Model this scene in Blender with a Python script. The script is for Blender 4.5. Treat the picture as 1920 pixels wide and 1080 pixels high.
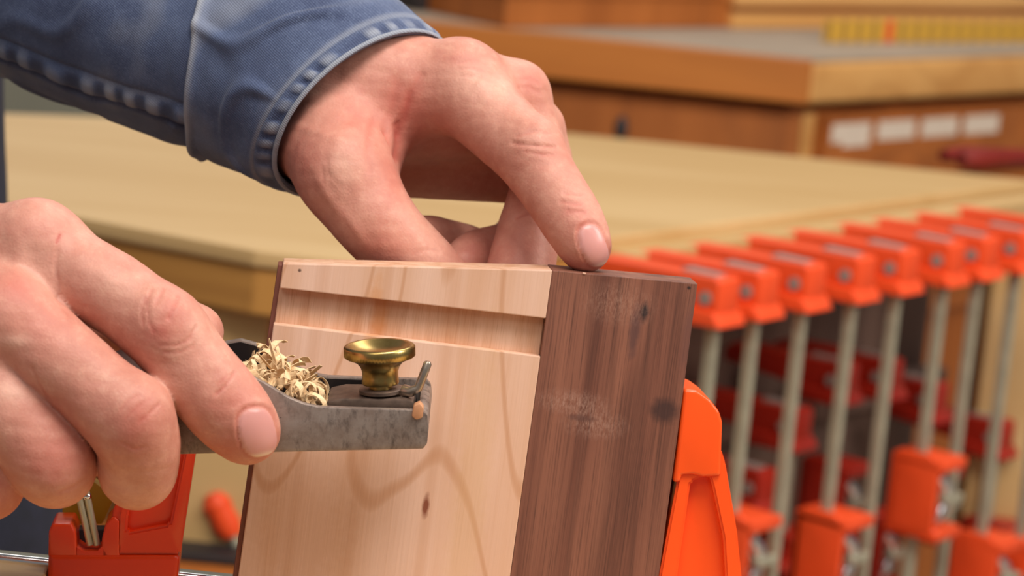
import bpy, bmesh, math, random
import numpy as np
from mathutils import Vector, Matrix
random.seed(7); RNG = np.random.default_rng(7)
for o in list(bpy.data.objects): bpy.data.objects.remove(o)
S = bpy.context.scene; C = S.collection
# ------------------------------------------------------------------ camera, world, lamps, exposure
F = 5445.0; D0 = 1000.0                       # focal length in pixels of the 1920 frame; subject distance in mm
PITCH, ROLL = math.radians(11), math.radians(5.5)
CAMZ = 1.28
fw = Vector((0, math.cos(PITCH), -math.sin(PITCH))); r0 = Vector((1, 0, 0)); u0 = Vector((0, math.sin(PITCH), math.cos(PITCH)))
cr = r0*math.cos(ROLL) + u0*math.sin(ROLL); cu = -r0*math.sin(ROLL) + u0*math.cos(ROLL)
CAM = Matrix(((cr.x, cu.x, -fw.x, 0), (cr.y, cu.y, -fw.y, 0), (cr.z, cu.z, -fw.z, CAMZ), (0, 0, 0, 1)))
cam = bpy.data.objects.new('camera', bpy.data.cameras.new('camera')); C.objects.link(cam); cam.matrix_world = CAM
cam.data.sensor_width = 36; cam.data.lens = F/1920*36; cam.data.clip_start = .05
cam.data.dof.use_dof = True; cam.data.dof.focus_distance = .975; cam.data.dof.aperture_fstop = 15
S.camera = cam
S.view_settings.view_transform = 'Standard'; S.view_settings.look = 'None'; S.view_settings.gamma = 1
S.view_settings.use_curve_mapping = False; S.view_settings.exposure = -0.46
w = bpy.data.worlds.new('world'); S.world = w; w.use_nodes = True
w.node_tree.nodes['Background'].inputs[0].default_value = (.95, .97, 1, 1); w.node_tree.nodes['Background'].inputs[1].default_value = .23
def lamp(name, loc, target, size, power, col=(1, .96, .9)):
    d = bpy.data.lights.new(name, 'AREA'); d.shape = 'RECTANGLE'; d.size, d.size_y = size; d.energy = power; d.color = col
    o = bpy.data.objects.new(name, d); C.objects.link(o); o.location = loc
    o.rotation_euler = (Vector(target)-Vector(loc)).to_track_quat('-Z', 'Y').to_euler(); return o
lamp('overhead_light', (.35, .35, 2.75), (.0, 1.0, 1.0), (1.0, .7), 50)
lamp('overhead_light', (-.5, -.6, 2.5), (.0, 1.2, 1.05), (1.0, .8), 15)
lamp('overhead_light', (.6, 2.6, 3.0), (.4, 2.5, .9), (1.4, 1.0), 36)
lamp('overhead_light', (-1.2, 5.0, 3.1), (-1.2, 5.2, 0), (1.6, 1.2), 50)  # added fill for the dim far floor and wall, no fixture known there
lamp('added_side_light', (1.7, .7, 2.3), (.5, 2.8, .9), (.9, .9), 50)  # added light to brighten drawer and clamp faces, no such lamp known
# ------------------------------------------------------------------ coordinates
def cam2w(v): return CAM @ Vector(v)
def P(px, py, z=0.0):                          # point of the photograph z millimetres in front of the board plane
    d = (D0-z)/1000; return cam2w(((px-960)/F*d, -(py-540)/F*d, -d))
def Wd(px, py, d): return cam2w(((px-960)/F*d, -(py-540)/F*d, -d))
def ground(px, py, h):                         # where the sight line meets the level h
    o = CAM.translation; v = Wd(px, py, 1)-o; t = (h-o.z)/v.z; return o+v*t
# ------------------------------------------------------------------ materials
def lin(c): return tuple(((x/255)/12.92 if x/255 <= .04045 else ((x/255+.055)/1.055)**2.4) for x in c)+(1,)
class NT:
    def __init__(s, name):
        s.m = bpy.data.materials.new(name); s.m.use_nodes = True; s.t = s.m.node_tree; s.b = s.t.nodes['Principled BSDF']
    def n(s, typ, **kw):
        x = s.t.nodes.new('ShaderNode'+typ)
        for k, v in kw.items():
            if k.startswith('_'): setattr(x, k[1:], v)
            else:
                i = x.inputs[int(k[1:])] if k[0] == 'i' and k[1:].isdigit() else x.inputs[k.replace('__', ' ')]
                s.put(i, v)
        return x
    def put(s, i, v):
        if hasattr(v, 'is_output') or isinstance(v, bpy.types.NodeSocket): s.t.links.new(v, i)
        else: i.default_value = v
    def set(s, **kw):
        for k, v in kw.items(): s.put(s.b.inputs[k.replace('__', ' ')], v)
    def coord(s, scale=(1, 1, 1), out='Object', loc=(0, 0, 0), rot=(0, 0, 0)):
        t = s.n('TexCoord'); m = s.n('Mapping', Vector=t.outputs[out], Scale=scale, Location=loc, Rotation=rot); return m.outputs[0]
    def noise(s, vec, scale=1, detail=3, rough=.5, dist=0):
        return s.n('TexNoise', Vector=vec, Scale=scale, Detail=detail, Roughness=rough, Distortion=dist).outputs['Fac']
    def ramp(s, fac, stops):
        r = s.n('ValToRGB', Fac=fac); e = r.color_ramp.elements
        while len(e) < len(stops): e.new(.5)
        for a, (p, c) in zip(e, stops): a.position = p; a.color = c if len(c) == 4 else tuple(c)+(1,)
        return r.outputs[0]
    def val(s, fac, a, b, lo=0., hi=1.):
        return s.n('MapRange', Value=fac, From__Min=a, From__Max=b, To__Min=lo, To__Max=hi).outputs[0]
    def mix(s, fac, a, b, mode='MIX'):
        x = s.n('Mix', _data_type='RGBA', _blend_type=mode); s.put(x.inputs[0], fac); s.put(x.inputs[6], a); s.put(x.inputs[7], b); return x.outputs[2]
    def math(s, op, a, b=0.): return s.n('Math', _operation=op, i0=a, i1=b).outputs[0]
    def bump(s, h, strength=.3, dist=.001):
        s.put(s.b.inputs['Normal'], s.n('Bump', Height=h, Strength=strength, Distance=dist).outputs[0])
    def spot(s, c, r, soft=.4):                # elliptical mark at c with radii r in object space, 1 inside
        v = s.coord((1/r[0], 1/r[1], 0.0), loc=(-c[0]/r[0], -c[1]/r[1], 0))
        nz = s.noise(s.coord((1, 1, 1)), 350, 2)
        l = s.n('VectorMath', _operation='LENGTH', i0=v).outputs['Value']
        l = s.math('ADD', l, s.math('MULTIPLY', s.math('SUBTRACT', nz, .5), .8))
        return s.val(l, 1+soft, 1-soft)
def plain(name, col, rough=.5, metal=0., var=.12, scale=60, **kw):
    t = NT(name); c = lin(col); nz = t.noise(t.coord(), scale, 4)
    t.set(Base__Color=t.ramp(nz, [(.3, tuple(x*(1-var) for x in c[:3])), (.7, tuple(min(1, x*(1+var)) for x in c[:3]))]), Roughness=rough, Metallic=metal)
    for k, v in kw.items(): t.set(**{k: v})
    return t.m
def wood(name, light, dark, line, gx=14., gy=1.2, rough=.5, lines=.5, fibre=.5, marks=(), linefreq=34., axis=1, cath=0.):
    t = NT(name); lo, dk, ln = lin(light), lin(dark), lin(line)
    ax = (gx, gy, gx) if axis == 1 else ((gy, gx, gx) if axis == 0 else (gx, gx, gy))
    base = t.coord(ax)
    n1 = t.noise(base, 1.6, 3, .55, .4)
    c = t.mix(t.val(n1, .35, .68), lo, dk)
    ring = t.math('SINE', t.math('MULTIPLY', t.noise(t.coord(tuple(a*.8 for a in ax), loc=(3, 1, 2)), .9, 2, .4, .3), linefreq))
    c = t.mix(t.math('MULTIPLY', t.val(ring, .72, 1.), lines), c, ln)
    if cath:
        r2 = t.math('SINE', t.math('MULTIPLY', t.noise(t.coord((11, 2.6, 11), loc=(.35, .2, 0)), 1., 2, .45, .35), 84.))
        c = t.mix(t.math('MULTIPLY', t.val(r2, .90, 1.), cath), c, ln); c = t.mix(t.math('MULTIPLY', t.val(r2, -.2, .9), cath*.22), c, dk)
    f = t.noise(t.coord(tuple(a*(30 if a == gx else 9) for a in ax)), 1.4, 3, .6)
    c = t.mix(t.math('MULTIPLY', t.val(f, .52, .8), fibre), c, ln)
    c = t.mix(t.math('MULTIPLY', t.val(f, .48, .2), fibre*.5), c, lo)
    for (cc, rr, col, amt) in marks:
        if amt < .34:
            c = t.mix(t.math('MULTIPLY', t.math('MULTIPLY', t.spot(cc, (rr[0]*1.3, rr[1]*1.3), .9), t.val(t.noise(t.coord((1.6, .5, 1)), 900, 4, .8), .42, .62)), amt*2.2), c, lin(col)); continue
        c = t.mix(t.math('MULTIPLY', t.spot(cc, rr), amt), c, lin(col))
    t.set(Base__Color=c, Roughness=rough); t.bump(f, .12, .0006); return t.m
M = {}
M['orange'] = plain('orange_paint', (244, 84, 24), .28, var=.05, scale=25)
M['orange_shaded'] = plain('shaded_orange_paint', (226, 64, 20), .25, var=.06, scale=25)  # same orange as the fixed jaw, deepened to paint in its shade
M['orange_dull'] = plain('orange_cast_paint', (240, 80, 34), .42, var=.08, scale=25)
M['red'] = plain('shaded_dark_orange', (164, 36, 20), .38, var=.08, scale=30)  # orange darkened to put the lower rack's shade into the colour
M['steel'] = plain('zinc_steel_bar', (172, 164, 140), .5, .25, scale=40)
M['chrome'] = plain('chrome', (240, 240, 240), .16, 1., var=.03)
M['pin'] = plain('zinc_pin', (196, 186, 158), .3, .5, var=.05)
M['grey'] = plain('grey_plastic', (150, 132, 122), .6)
M['wall'] = plain('grey_wall_paint', (142, 140, 124), .8, scale=2)
M['floor'] = plain('concrete', (170, 150, 130), .7, scale=3)
M['dark'] = plain('dark_iron_and_shade', (52, 46, 46), .55, .3)
M['darkwood'] = wood('dark_panel_wood', (120, 92, 78), (92, 68, 58), (70, 48, 40), gx=8, gy=.8, axis=2, rough=.7)
M['table'] = wood('maple_table_wood', (208, 172, 120), (190, 150, 94), (180, 134, 72), gx=5., gy=.7, axis=0, rough=.5, lines=.0, fibre=.15)
M['tableedge'] = wood('shaded_edge_maple', (196, 140, 70), (168, 112, 50), (150, 95, 42), gx=8., gy=.8, axis=0, rough=.5, lines=.3, fibre=.2)  # maple browned, the shading of the table's front edge put into the colour
M['bench'] = wood('beech_bench_wood', (226, 168, 98), (208, 146, 78), (176, 116, 56), gx=7., gy=.8, axis=0, rough=.5, lines=.25, fibre=.2)
M['cab'] = wood('cherry_cabinet_wood', (188, 108, 46), (164, 90, 34), (120, 64, 28), gx=7., gy=.8, axis=2, rough=.5, lines=.25, fibre=.2)
M['railwood'] = wood('orange_rail_wood', (200, 120, 48), (182, 102, 36), (150, 84, 30), gx=7., gy=.8, axis=0, rough=.5, lines=.2, fibre=.2)
M['benchtop'] = plain('worn_grey_bench_surface', (170, 150, 130), .6, scale=8)
M['paper'] = plain('label_paper', (226, 206, 186), .8, var=.04)
M['redplastic'] = plain('dark_red_handle', (122, 30, 20), .4)
# ------------------------------------------------------------------ mesh helpers
def mesh(name, verts, faces, mat, smooth=False):
    me = bpy.data.meshes.new(name); me.from_pydata([tuple(v) for v in verts], [], [tuple(f) for f in faces]); me.update()
    if mat: me.materials.append(mat)
    if smooth: me.shade_smooth()
    return me
def fix(bm):
    bmesh.ops.recalc_face_normals(bm, faces=bm.faces); return bm
def link(name, data, parent=None, M4=None):
    o = bpy.data.objects.new(name, data); C.objects.link(o)
    if parent: o.parent = parent
    if M4 is not None: o.matrix_local = M4
    return o
def tag(o, label, cat, group=None, kind=None):
    o['label'] = label; o['category'] = cat
    if group: o['group'] = group
    if kind: o['kind'] = kind
    return o
def thing(name, label, cat, M4, group=None):
    return tag(link(name, None, None, M4), label, cat, group)
class MB:
    def __init__(s): s.bm = bmesh.new()
    def prism(s, pts, z0, z1, bev=0., seg=2, taper=None):   # polygon pts (x,y) from z0 to z1
        b = bmesh.new(); n = len(pts)
        q = taper or pts
        lo = [b.verts.new((x, y, z0)) for x, y in pts]; hi = [b.verts.new((x, y, z1)) for x, y in q]
        b.faces.new(lo[::-1]); b.faces.new(hi)
        for i in range(n): b.faces.new((lo[i], lo[(i+1) % n], hi[(i+1) % n], hi[i]))
        fix(b)
        if bev: bmesh.ops.bevel(b, geom=b.edges[:], offset=bev, segments=seg, affect='EDGES', profile=.6, clamp_overlap=True)
        s.add(b); return s
    def box(s, a, c, bev=0., seg=2, M4=None):
        b = bmesh.new(); bmesh.ops.create_cube(b, size=1)
        for v in b.verts: v.co = Vector((a[i]+(v.co[i]+.5)*(c[i]-a[i]) for i in range(3)))
        if bev: bmesh.ops.bevel(b, geom=b.edges[:], offset=bev, segments=seg, affect='EDGES', profile=.6, clamp_overlap=True)
        if M4: b.transform(M4)
        s.add(b); return s
    def tube(s, pts, rad, n=12, cap=True):
        b = bmesh.new(); rings = []; pts = [Vector(p) for p in pts]; m = len(pts)
        rad = rad if isinstance(rad, (list, tuple)) else [rad]*m
        t0 = (pts[1]-pts[0]).normalized(); up = Vector((0, 0, 1)) if abs(t0.z) < .9 else Vector((1, 0, 0)); u = t0.cross(up).normalized()
        for i, p in enumerate(pts):
            t = (pts[min(i+1, m-1)]-pts[max(i-1, 0)]).normalized(); u = (u-t*u.dot(t)).normalized(); v = t.cross(u)
            rings.append([b.verts.new(p+(u*math.cos(2*math.pi*k/n)+v*math.sin(2*math.pi*k/n))*rad[i]) for k in range(n)])
        for a, c in zip(rings, rings[1:]):
            for k in range(n): b.faces.new((a[k], a[(k+1) % n], c[(k+1) % n], c[k]))
        if cap: b.faces.new(rings[0][::-1]); b.faces.new(rings[-1])
        fix(b); s.add(b); return s
    def lathe(s, prof, n=48, knurl=None, M4=None):  # profile (r, z); knurl: set of profile rows with ridges
        b = bmesh.new(); rings = []
        for j, (r, z) in enumerate(prof):
            row = []
            for k in range(n):
                rr = r*(1+(.018 if k % 2 else -.006)) if knurl and j in knurl else r
                row.append(b.verts.new((rr*math.cos(2*math.pi*k/n), rr*math.sin(2*math.pi*k/n), z)))
            rings.append(row)
        for a, c in zip(rings, rings[1:]):
            for k in range(n): b.faces.new((a[k], a[(k+1) % n], c[(k+1) % n], c[k]))
        b.faces.new(rings[0][::-1]); b.faces.new(rings[-1]); fix(b)
        if M4: b.transform(M4)
        s.add(b); return s
    def add(s, b):
        me = bpy.data.meshes.new('tmp'); b.to_mesh(me); b.free(); s.bm.from_mesh(me); bpy.data.meshes.remove(me)
    def build(s, name, mat, parent=None, smooth=False, M4=None, weld=True):
        me = bpy.data.meshes.new(name); s.bm.to_mesh(me); s.bm.free(); me.materials.append(mat)
        if smooth:
            me.shade_smooth()
            try: me.set_sharp_from_angle(angle=math.radians(smooth if smooth > 1 else 35))
            except Exception: pass
        return link(name, me, parent, M4)
def frame(origin, x, y, z):
    m = Matrix.Identity(4)
    for i, a in enumerate((x, y, z)):
        for k in range(3): m[k][i] = a[k]
    m.translation = origin; return m
# ------------------------------------------------------------------ the setting
TH = CAMZ-.36                                   # level of the table in the background
m = MB().box((-4, -2, -.05), (4, 7, 0)).build('floor', M['floor']); m['kind'] = 'structure'
m = MB().box((-4, 7, 0), (4, 7.1, 3.4)).build('wall_back', M['wall']); m['kind'] = 'structure'
# ------------------------------------------------------------------ background: table, clamp rack, bench
def flat(v): return (v.x, v.y)
A_, B_, C_, D_, E_ = (ground(*p, TH) for p in ((90, 395), (478, 468), (690, 492), (1140, 445), (1990, 336)))
F1, F2 = ground(1070, 250, TH), ground(1920, 334, TH)
AL = A_+(A_-B_)*3.0; FR = F2+(F2-F1)*.12; FL = F1+(F1-F2)*3.6
GM = ground(60, 214, TH); GL = GM+(GM-F1)*.8
ED = (E_-D_); ED.z = 0; EL = ED.length; ED.normalize(); JD = Vector((-ED.y, ED.x, 0))   # along the edge; towards the table
E2 = D_+ED*(EL+.02)
org = Vector((B_.x, B_.y, 0))
T = thing('work_table', 'pale maple work table behind the hands with clamps hung along its right edge', 'table', Matrix.Translation(org))
rel = lambda v: (v.x-org.x, v.y-org.y)
tp = MB().prism([rel(v) for v in (AL, A_, B_, C_, D_, ground(1950, 339, TH), F1, GM, GL)], TH-.012, TH, .003).build('tabletop', M['table'], T)
def strip(a, b, z0, z1, th, mat, name, inset=.004):
    a = Vector((a.x, a.y, 0)); b = Vector((b.x, b.y, 0)); d = (b-a); L = d.length; d.normalize(); nrm = Vector((-d.y, d.x, 0))
    m4 = frame(a-org+nrm*inset, d, nrm, Vector((0, 0, 1)))
    return MB().box((0, 0, z0), (L, th, z1), .002).build(name, mat, T, M4=m4)
for a, b in ((AL, B_), (B_, C_), (C_, D_), (D_, E2)): strip(a, b, TH-.045, TH-.0125, .03, M['tableedge'], 'edge_board')
strip(AL, B_, .1, TH-.046, .02, M['tableedge'], 'front_panel', .16)
strip(B_+(C_-B_)*.3, D_, .1, TH-.046, .02, M['tableedge'], 'front_panel', .05)
strip(C_+(D_-C_)*.5, E2, 0, TH-.046, .02, M['darkwood'], 'side_panel', .13)
for p in (Vector((B_.x-.02, B_.y+.06, 0)), Vector((AL.x, AL.y+.08, 0)), Vector((E2.x-.045, E2.y-.06, 0))):
    MB().box((p.x-org.x-.03, p.y-org.y-.03, 0), (p.x-org.x+.03, p.y-org.y+.03, TH-.046), .003).build('leg', M['table'], T)
q = Wd(388, 560, 1.98); MB().box((q.x-org.x-.006, q.y-org.y, q.z-.05), (q.x-org.x+.006, q.y-org.y+.01, q.z+.022), .002).build('bracket', M['dark'], T)
rail = MB().box((0, -.024, -.030), (EL+.02, .001, -.009), .002).build('clamp_rail', M['table'], T, M4=frame(Vector((D_.x-org.x, D_.y-org.y, TH)), ED, JD, Vector((0, 0, 1))))
def make_clamp():
    t = thing('bar_clamp', 'orange bar clamp', 'clamp', Matrix.Identity(4), 'clamps hanging on the table edge')
    # local: x along the edge, y towards the table, z up; the bar hangs at y = 0
    pr = [(-.010, -.025), (-.010, 0), (-.006, .002), (.100, -.002), (.106, -.008), (.106, -.018), (.03, -.024)]
    m4 = Matrix(((0, 0, 1, 0), (1, 0, 0, 0), (0, 1, 0, 0), (0, 0, 0, 1)))
    b = MB().prism(pr, -.0135, .0135, .003); b.bm.transform(m4); b.build('jaw', M['orange_dull'], t, 35)
    b = MB().prism([(-.016, -.032), (-.014, -.028), (-.009, -.0215), (.03, -.0205), (.036, -.030), (.036, -.034)], -.0175, .0175, .002); b.bm.transform(m4)
    b.build('flange', M['orange_dull'], t, 35)
    MB().box((-.006, -.002, -.0015), (.006, .028, .0030), .001).build('inlay', M['grey'], t)
    MB().tube([(-.0150, .0, -.013), (.0150, .0, -.013)], .0050, 14).build('pin', M['grey'], t, 35)
    MB().box((-.0036, -.004, -.56), (.0036, .004, -.030), .001).build('bar', M['steel'], t)
    s = link('sliding_jaw', None, t); s.scale = (.80, .80, .80); s.location = (0, 0, -.25)
    b = MB().prism([(-.030, -.042), (-.030, .030), (-.018, .040), (.016, .040), (.024, .032), (.024, -.036), (.016, -.046)], -.017, -.010, .002); b.bm.transform(m4)
    b.prism([(-.020, .018), (-.020, .036), (.05, .036), (.066, .026), (.06, .018)], 0, .001) if False else None
    b.box((-.017, -.034, .024), (.034, .024, .036), .004); b.box((-.017, -.036, -.046), (.034, .024, -.034), .004); b.box((-.017, .014, -.046), (.028, .024, .036), .003)
    b.build('body', M['orange_dull'], s, 35)
    MB().tube([(-.002, -.024, .018), (.008, -.026, .008), (.014, -.028, -.004), (.006, -.026, -.018), (.0, -.024, -.028)], [.004, .007, .005, .007, .004], 10).build('spindle', M['chrome'], s, 40)
    MB().box((.002, -.034, -.010), (.034, -.024, -.002), .002).build('trigger', M['steel'], s)
    return t
def project(v):
    c = CAM.inverted() @ Vector(v); return 960+c.x/-c.z*F, 540-c.y/-c.z*F
def copy_tree(o, parent=None):
    c = o.copy(); C.objects.link(c); c.parent = parent
    for ch in list(o.children): copy_tree(ch, c)
    return c
OUT = .112
def edge_at(px, drop=.11, out=OUT):
    lo, hi = -.3, .9
    for _ in range(40):
        s = (lo+hi)/2; v = D_+ED*s-JD*out; v.z = TH-drop
        if project(v)[0] < px: lo = s
        else: hi = s
    return D_+ED*lo-JD*out
proto = make_clamp()
cl = [(1318, -.33, 'orange bar clamp hanging right beside the walnut board, nearest of the row'),
      (1394, -.206, 'orange bar clamp second from the walnut board in the row on the table edge'),
      (1483, -.36, 'orange bar clamp third from the walnut board in the hanging row'),
      (1577, -.226, 'orange bar clamp with its sliding jaw low down, fourth from the walnut board'),
      (1660, -.40, 'orange bar clamp with a bare bar, fifth from the walnut board'),
      (1748, -.199, 'orange bar clamp whose sliding jaw sits highest, sixth from the walnut board'),
      (1812, -.38, 'orange bar clamp in the hanging row, third from its right end'),
      (1884, -.285, 'orange bar clamp second from the right end of the hanging row'),
      (1960, -.30, 'orange bar clamp at the far right end of the row, cut by the frame')]
for i, (px, sl, lab) in enumerate(cl):
    o = proto if i == 0 else copy_tree(proto)
    v = edge_at(px); o.matrix_local = frame(Vector((v.x, v.y, TH-.007)), ED, JD, Vector((0, 0, 1))); o['label'] = lab
    [c for c in o.children if c.name.startswith('sliding_jaw')][0].location.z = sl
# a lower rack of clamps behind the row, their orange darkened for the shade
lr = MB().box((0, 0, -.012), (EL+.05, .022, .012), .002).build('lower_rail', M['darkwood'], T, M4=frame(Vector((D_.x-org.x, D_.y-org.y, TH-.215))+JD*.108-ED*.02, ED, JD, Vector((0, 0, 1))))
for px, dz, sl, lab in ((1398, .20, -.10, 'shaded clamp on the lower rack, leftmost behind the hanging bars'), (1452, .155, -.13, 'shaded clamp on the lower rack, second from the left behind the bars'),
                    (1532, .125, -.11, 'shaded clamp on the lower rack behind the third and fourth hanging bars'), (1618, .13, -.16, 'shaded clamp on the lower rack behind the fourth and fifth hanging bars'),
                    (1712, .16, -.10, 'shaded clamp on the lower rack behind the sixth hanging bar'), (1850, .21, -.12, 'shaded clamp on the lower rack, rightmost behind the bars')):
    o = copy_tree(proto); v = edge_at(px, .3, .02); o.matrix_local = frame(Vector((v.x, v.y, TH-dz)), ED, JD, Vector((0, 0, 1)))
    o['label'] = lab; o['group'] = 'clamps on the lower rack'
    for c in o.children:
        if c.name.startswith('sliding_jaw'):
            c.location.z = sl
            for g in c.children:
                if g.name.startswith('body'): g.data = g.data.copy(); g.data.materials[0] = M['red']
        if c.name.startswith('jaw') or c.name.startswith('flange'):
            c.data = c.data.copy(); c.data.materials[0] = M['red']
# something orange under the table at the left
q = Wd(412, 955, 2.0)
t = thing('hand_screw', 'blurred orange hand screw under the table left of the maple board', 'screw', Matrix.Translation(q))
MB().lathe([(.002, -.020), (.008, -.020), (.0105, -.012), (.0095, -.002), (.0105, .005), (.006, .012), (.002, .013)], 20, M4=Matrix.Rotation(-.5, 4, 'Y')).build('grip', M['orange_dull'], t, 40)
MB().tube([(.007, 0, -.012), (.014, 0, -.026)], .004, 10).build('rod', M['steel'], t, 40)
MB().box((-.03, -.03, -.031), (.04, .03, -.024), .003).build('foot', M['dark'], t)
t = thing('wooden_box', 'dull brown box under the table carrying the orange handle', 'box', Matrix.Translation(Vector((q.x, q.y, 0))))
MB().box((-.1, -.06, 0), (.12, .06, q.z-.0315), .004).build('carcass', M['cab'], t); MB().box((-.09, -.066, .3), (.11, -.0605, q.z-.05), .003).build('front_panel', M['tableedge'], t)
# bench
K = Wd(1530, 112, 3.2); BH = K.z
KL, KR = ground(800, 37, BH), ground(1925, 99, BH)
ld = (KL-K).normalized(); rd = (KR-K).normalized(); ld.z = rd.z = 0
borg = Vector((K.x, K.y, 0)); R4 = Matrix.Translation(borg)
bn = thing('cabinet_bench', 'orange brown workbench with thick top and drawers behind the maple table', 'bench', R4)
def para(a0, a1, b0, b1): return [tuple((ld*a+rd*b).xy) for a, b in ((a0, b0), (a1, b0), (a1, b1), (a0, b1))]
MB().prism(para(0, .78, 0, 1.3), BH-.050, BH-.004, .006, 3).build('slab', M['bench'], bn, 40)
MB().prism(para(.002, .78, -.010, -.0005), BH-.050, BH-.0005, .002).build('front_rail', M['railwood'], bn)
MB().prism(para(.004, .776, .004, 1.29), BH-.0038, BH).build('top_surface', M['benchtop'], bn)
MB().prism(para(.03, .75, .035, 1.25), 0, BH-.062, .003).build('cabinet', M['cab'], bn)
MB().prism(para(.06, .72, .07, 1.2), BH-.063, BH-.0505).build('spacer', M['darkwood'], bn)
# drawer fronts on the right hand face
rn = Vector((rd.y, -rd.x, 0)); rn = rn if rn.y < 0 else -rn
fm = frame(ld*.03+rd*.035, rd, Vector((0, 0, 1)), rn)
MB().box((.0, 0, .0005), (.022, BH-.064, .004), .001).build('stile', M['bench'], bn, M4=fm)
dz = BH-.068
dr = MB().box((.034, dz-.075, .0005), (.62, dz, .012), .002).build('drawer', M['cab'], bn, M4=fm)
for k in range(4):
    x = .044+k*.088; lb = MB().box((x, dz-.030, .0122), (x+.074, dz-.008, .0126)).build('paper_label', M['paper'], dr)
lb = MB().box((.066, dz-.0355, .0122), (.118, dz-.0302, .0126)).build('paper_label', M['paper'], dr)
for k in (1, 2):
    MB().box((.034, dz-.075-.085*k, .0005), (.62, dz-.082*k, .012), .002).build('drawer', M['cab'], bn, M4=fm)
fl = frame(ld*.03+rd*.035, ld, Vector((0, 0, 1)), Vector((ld.y, -ld.x, 0)) if ld.x < 0 and -ld.x < 0 else Vector((-ld.y, ld.x, 0)))
q = Wd(1165, 236, 3.19)
MB().lathe([(.002, -.014), (.007, -.012), (.008, 0), (.005, .007), (.002, .011)], 16).build('peg', M['dark'], bn, 40, M4=Matrix.Translation(q-borg))
# things on the bench
def onbench(name, label, cat, px0, px1, py, h, depth, mat, back=0., part='carcass', lid=None, bd=None):
    a, b = ground(px0, py, BH), ground(px1, py, BH)
    d = (b-a); d.z = 0; L = d.length; d.normalize(); n_ = Vector((-d.y, d.x, 0))
    t = thing(name, label, cat, frame(a+Vector((0, 0, .0005)), d, n_, Vector((0, 0, 1))))
    MB().box((0, 0, 0), (L, depth, h), .002).build(part, mat, t)
    return t, L
t, L = onbench('wooden_case', 'reddish brown wooden case standing at the back of the bench', 'case', 945, 1366, 52, .034, .25, M['cab'])
MB().box((-.003, -.003, .0345), (L+.003, .252, .044), .002).build('lid', M['cab'], t)
t, L = onbench('wooden_tray', 'light brown wooden tray behind the yellow ruler on the bench', 'tray', 1372, 1990, 54, .020, .2, M['bench'])
MB().box((.0, -.002, .0205), (L, .2, .026), .002).build('stripe', M['redplastic'], t); MB().box((-.002, -.004, .0265), (L+.002, .2, .034), .002).build('lid', M['bench'], t)
t, L = onbench('dark_tool_pouch', 'dark pouch at the far left on the bench above the hand', 'pouch', 780, 955, 22, .10, .12, M['dark'], part='pouch_body')
MB().box((.0, -.004, .05), (L, .0, .1), .001).build('flap', M['dark'], t)
yt = NT('yellow_ruler_face'); v = yt.coord((1, 1, 1)); sx = yt.n('SeparateXYZ', Vector=v)
sn = yt.math('SINE', yt.math('MULTIPLY', sx.outputs[0], 2*math.pi/.026)); col = yt.mix(yt.math('MULTIPLY', yt.val(sn, .1, .8), .75), lin((222, 170, 60)), lin((110, 82, 50)))
col = yt.mix(yt.val(yt.math('ABSOLUTE', yt.math('SUBTRACT', sx.outputs[0], .112)), .009, .005), col, lin((226, 70, 40))); yt.set(Base__Color=col, Roughness=.5)
a, b = ground(1545, 80, BH), ground(1960, 80, BH); d = b-a; d.z = 0; L = d.length; d.normalize()
t = thing('yellow_ruler', 'yellow folding ruler standing on edge on the bench', 'ruler', frame(a+Vector((0, 0, .0005)), d, Vector((-d.y, d.x, 0)), Vector((0, 0, 1))))
MB().box((0, 0, 0), (L*.55, .004, .026), .0006).build('rule_blade', yt.m, t); MB().box((L*.55+.0005, .0, 0), (L, .004, .025), .0006).build('rule_blade', yt.m, t)
a, b = ground(1800, 322, TH), ground(1990, 322, TH); d = b-a; d.z = 0; d.normalize()
t = thing('pliers', 'dark red handled pliers lying at the right end of the table', 'pliers', frame(a+Vector((0, 0, .001)), d, Vector((-d.y, d.x, 0)), Vector((0, 0, 1))))
MB().tube([(0, 0, .010), (.02, 0, .010), (.05, .004, .011), (.085, .012, .010)], [.0075, .0105, .0095, .008], 12).build('handle', M['redplastic'], t, 40)
MB().tube([(.004, .03, .0085), (.03, .034, .009), (.085, .022, .009)], [.006, .0085, .007], 12).build('handle', M['redplastic'], t, 40)
MB().box((.082, .008, .004), (.12, .026, .014), .003).build('pivot', M['dark'], t)
# ------------------------------------------------------------------ the clamped boards
def camdir(v): return (CAM.to_3x3() @ Vector(v)).normalized()
eu = Vector((.126, .985, .11)).normalized(); er = Vector((.990, -.122, -.09)); er = (er-eu*er.dot(eu)).normalized(); en = er.cross(eu)
O_c = Vector(((1035-960)/F*D0, -(503-540)/F*D0, -D0))/1000
BF = frame(cam2w(O_c), camdir(er), camdir(eu), camdir(en))
def pb(px, py, off=0.):                         # photograph point on the board plane moved off millimetres to the front
    r = Vector(((px-960)/F, -(py-540)/F, -1)); t = (O_c+en*off/1000).dot(en)/r.dot(en); v = r*t-O_c; return (v.dot(er), v.dot(eu))
def poly(pts, off=0.): return [pb(x, y, off) for x, y in pts]
mk = lambda x, y, rx, ry, col, amt: (pb(x, y), (rx/5445, ry/5445), col, amt)
M['maple'] = wood('cherry_board_wood', (226, 186, 164), (208, 160, 128), (186, 130, 90), gx=26, gy=1.5, lines=.3, fibre=.22, linefreq=30, cath=.6,
    marks=[mk(798, 950, 6, 22, (120, 50, 22), .9), mk(562, 507, 3, 3, (80, 50, 40), .9), mk(700, 590, 14, 60, (206, 140, 86), .6), mk(880, 940, 30, 300, (206, 160, 112), .35), mk(560, 1000, 90, 120, (196, 140, 100), .35)])
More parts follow.
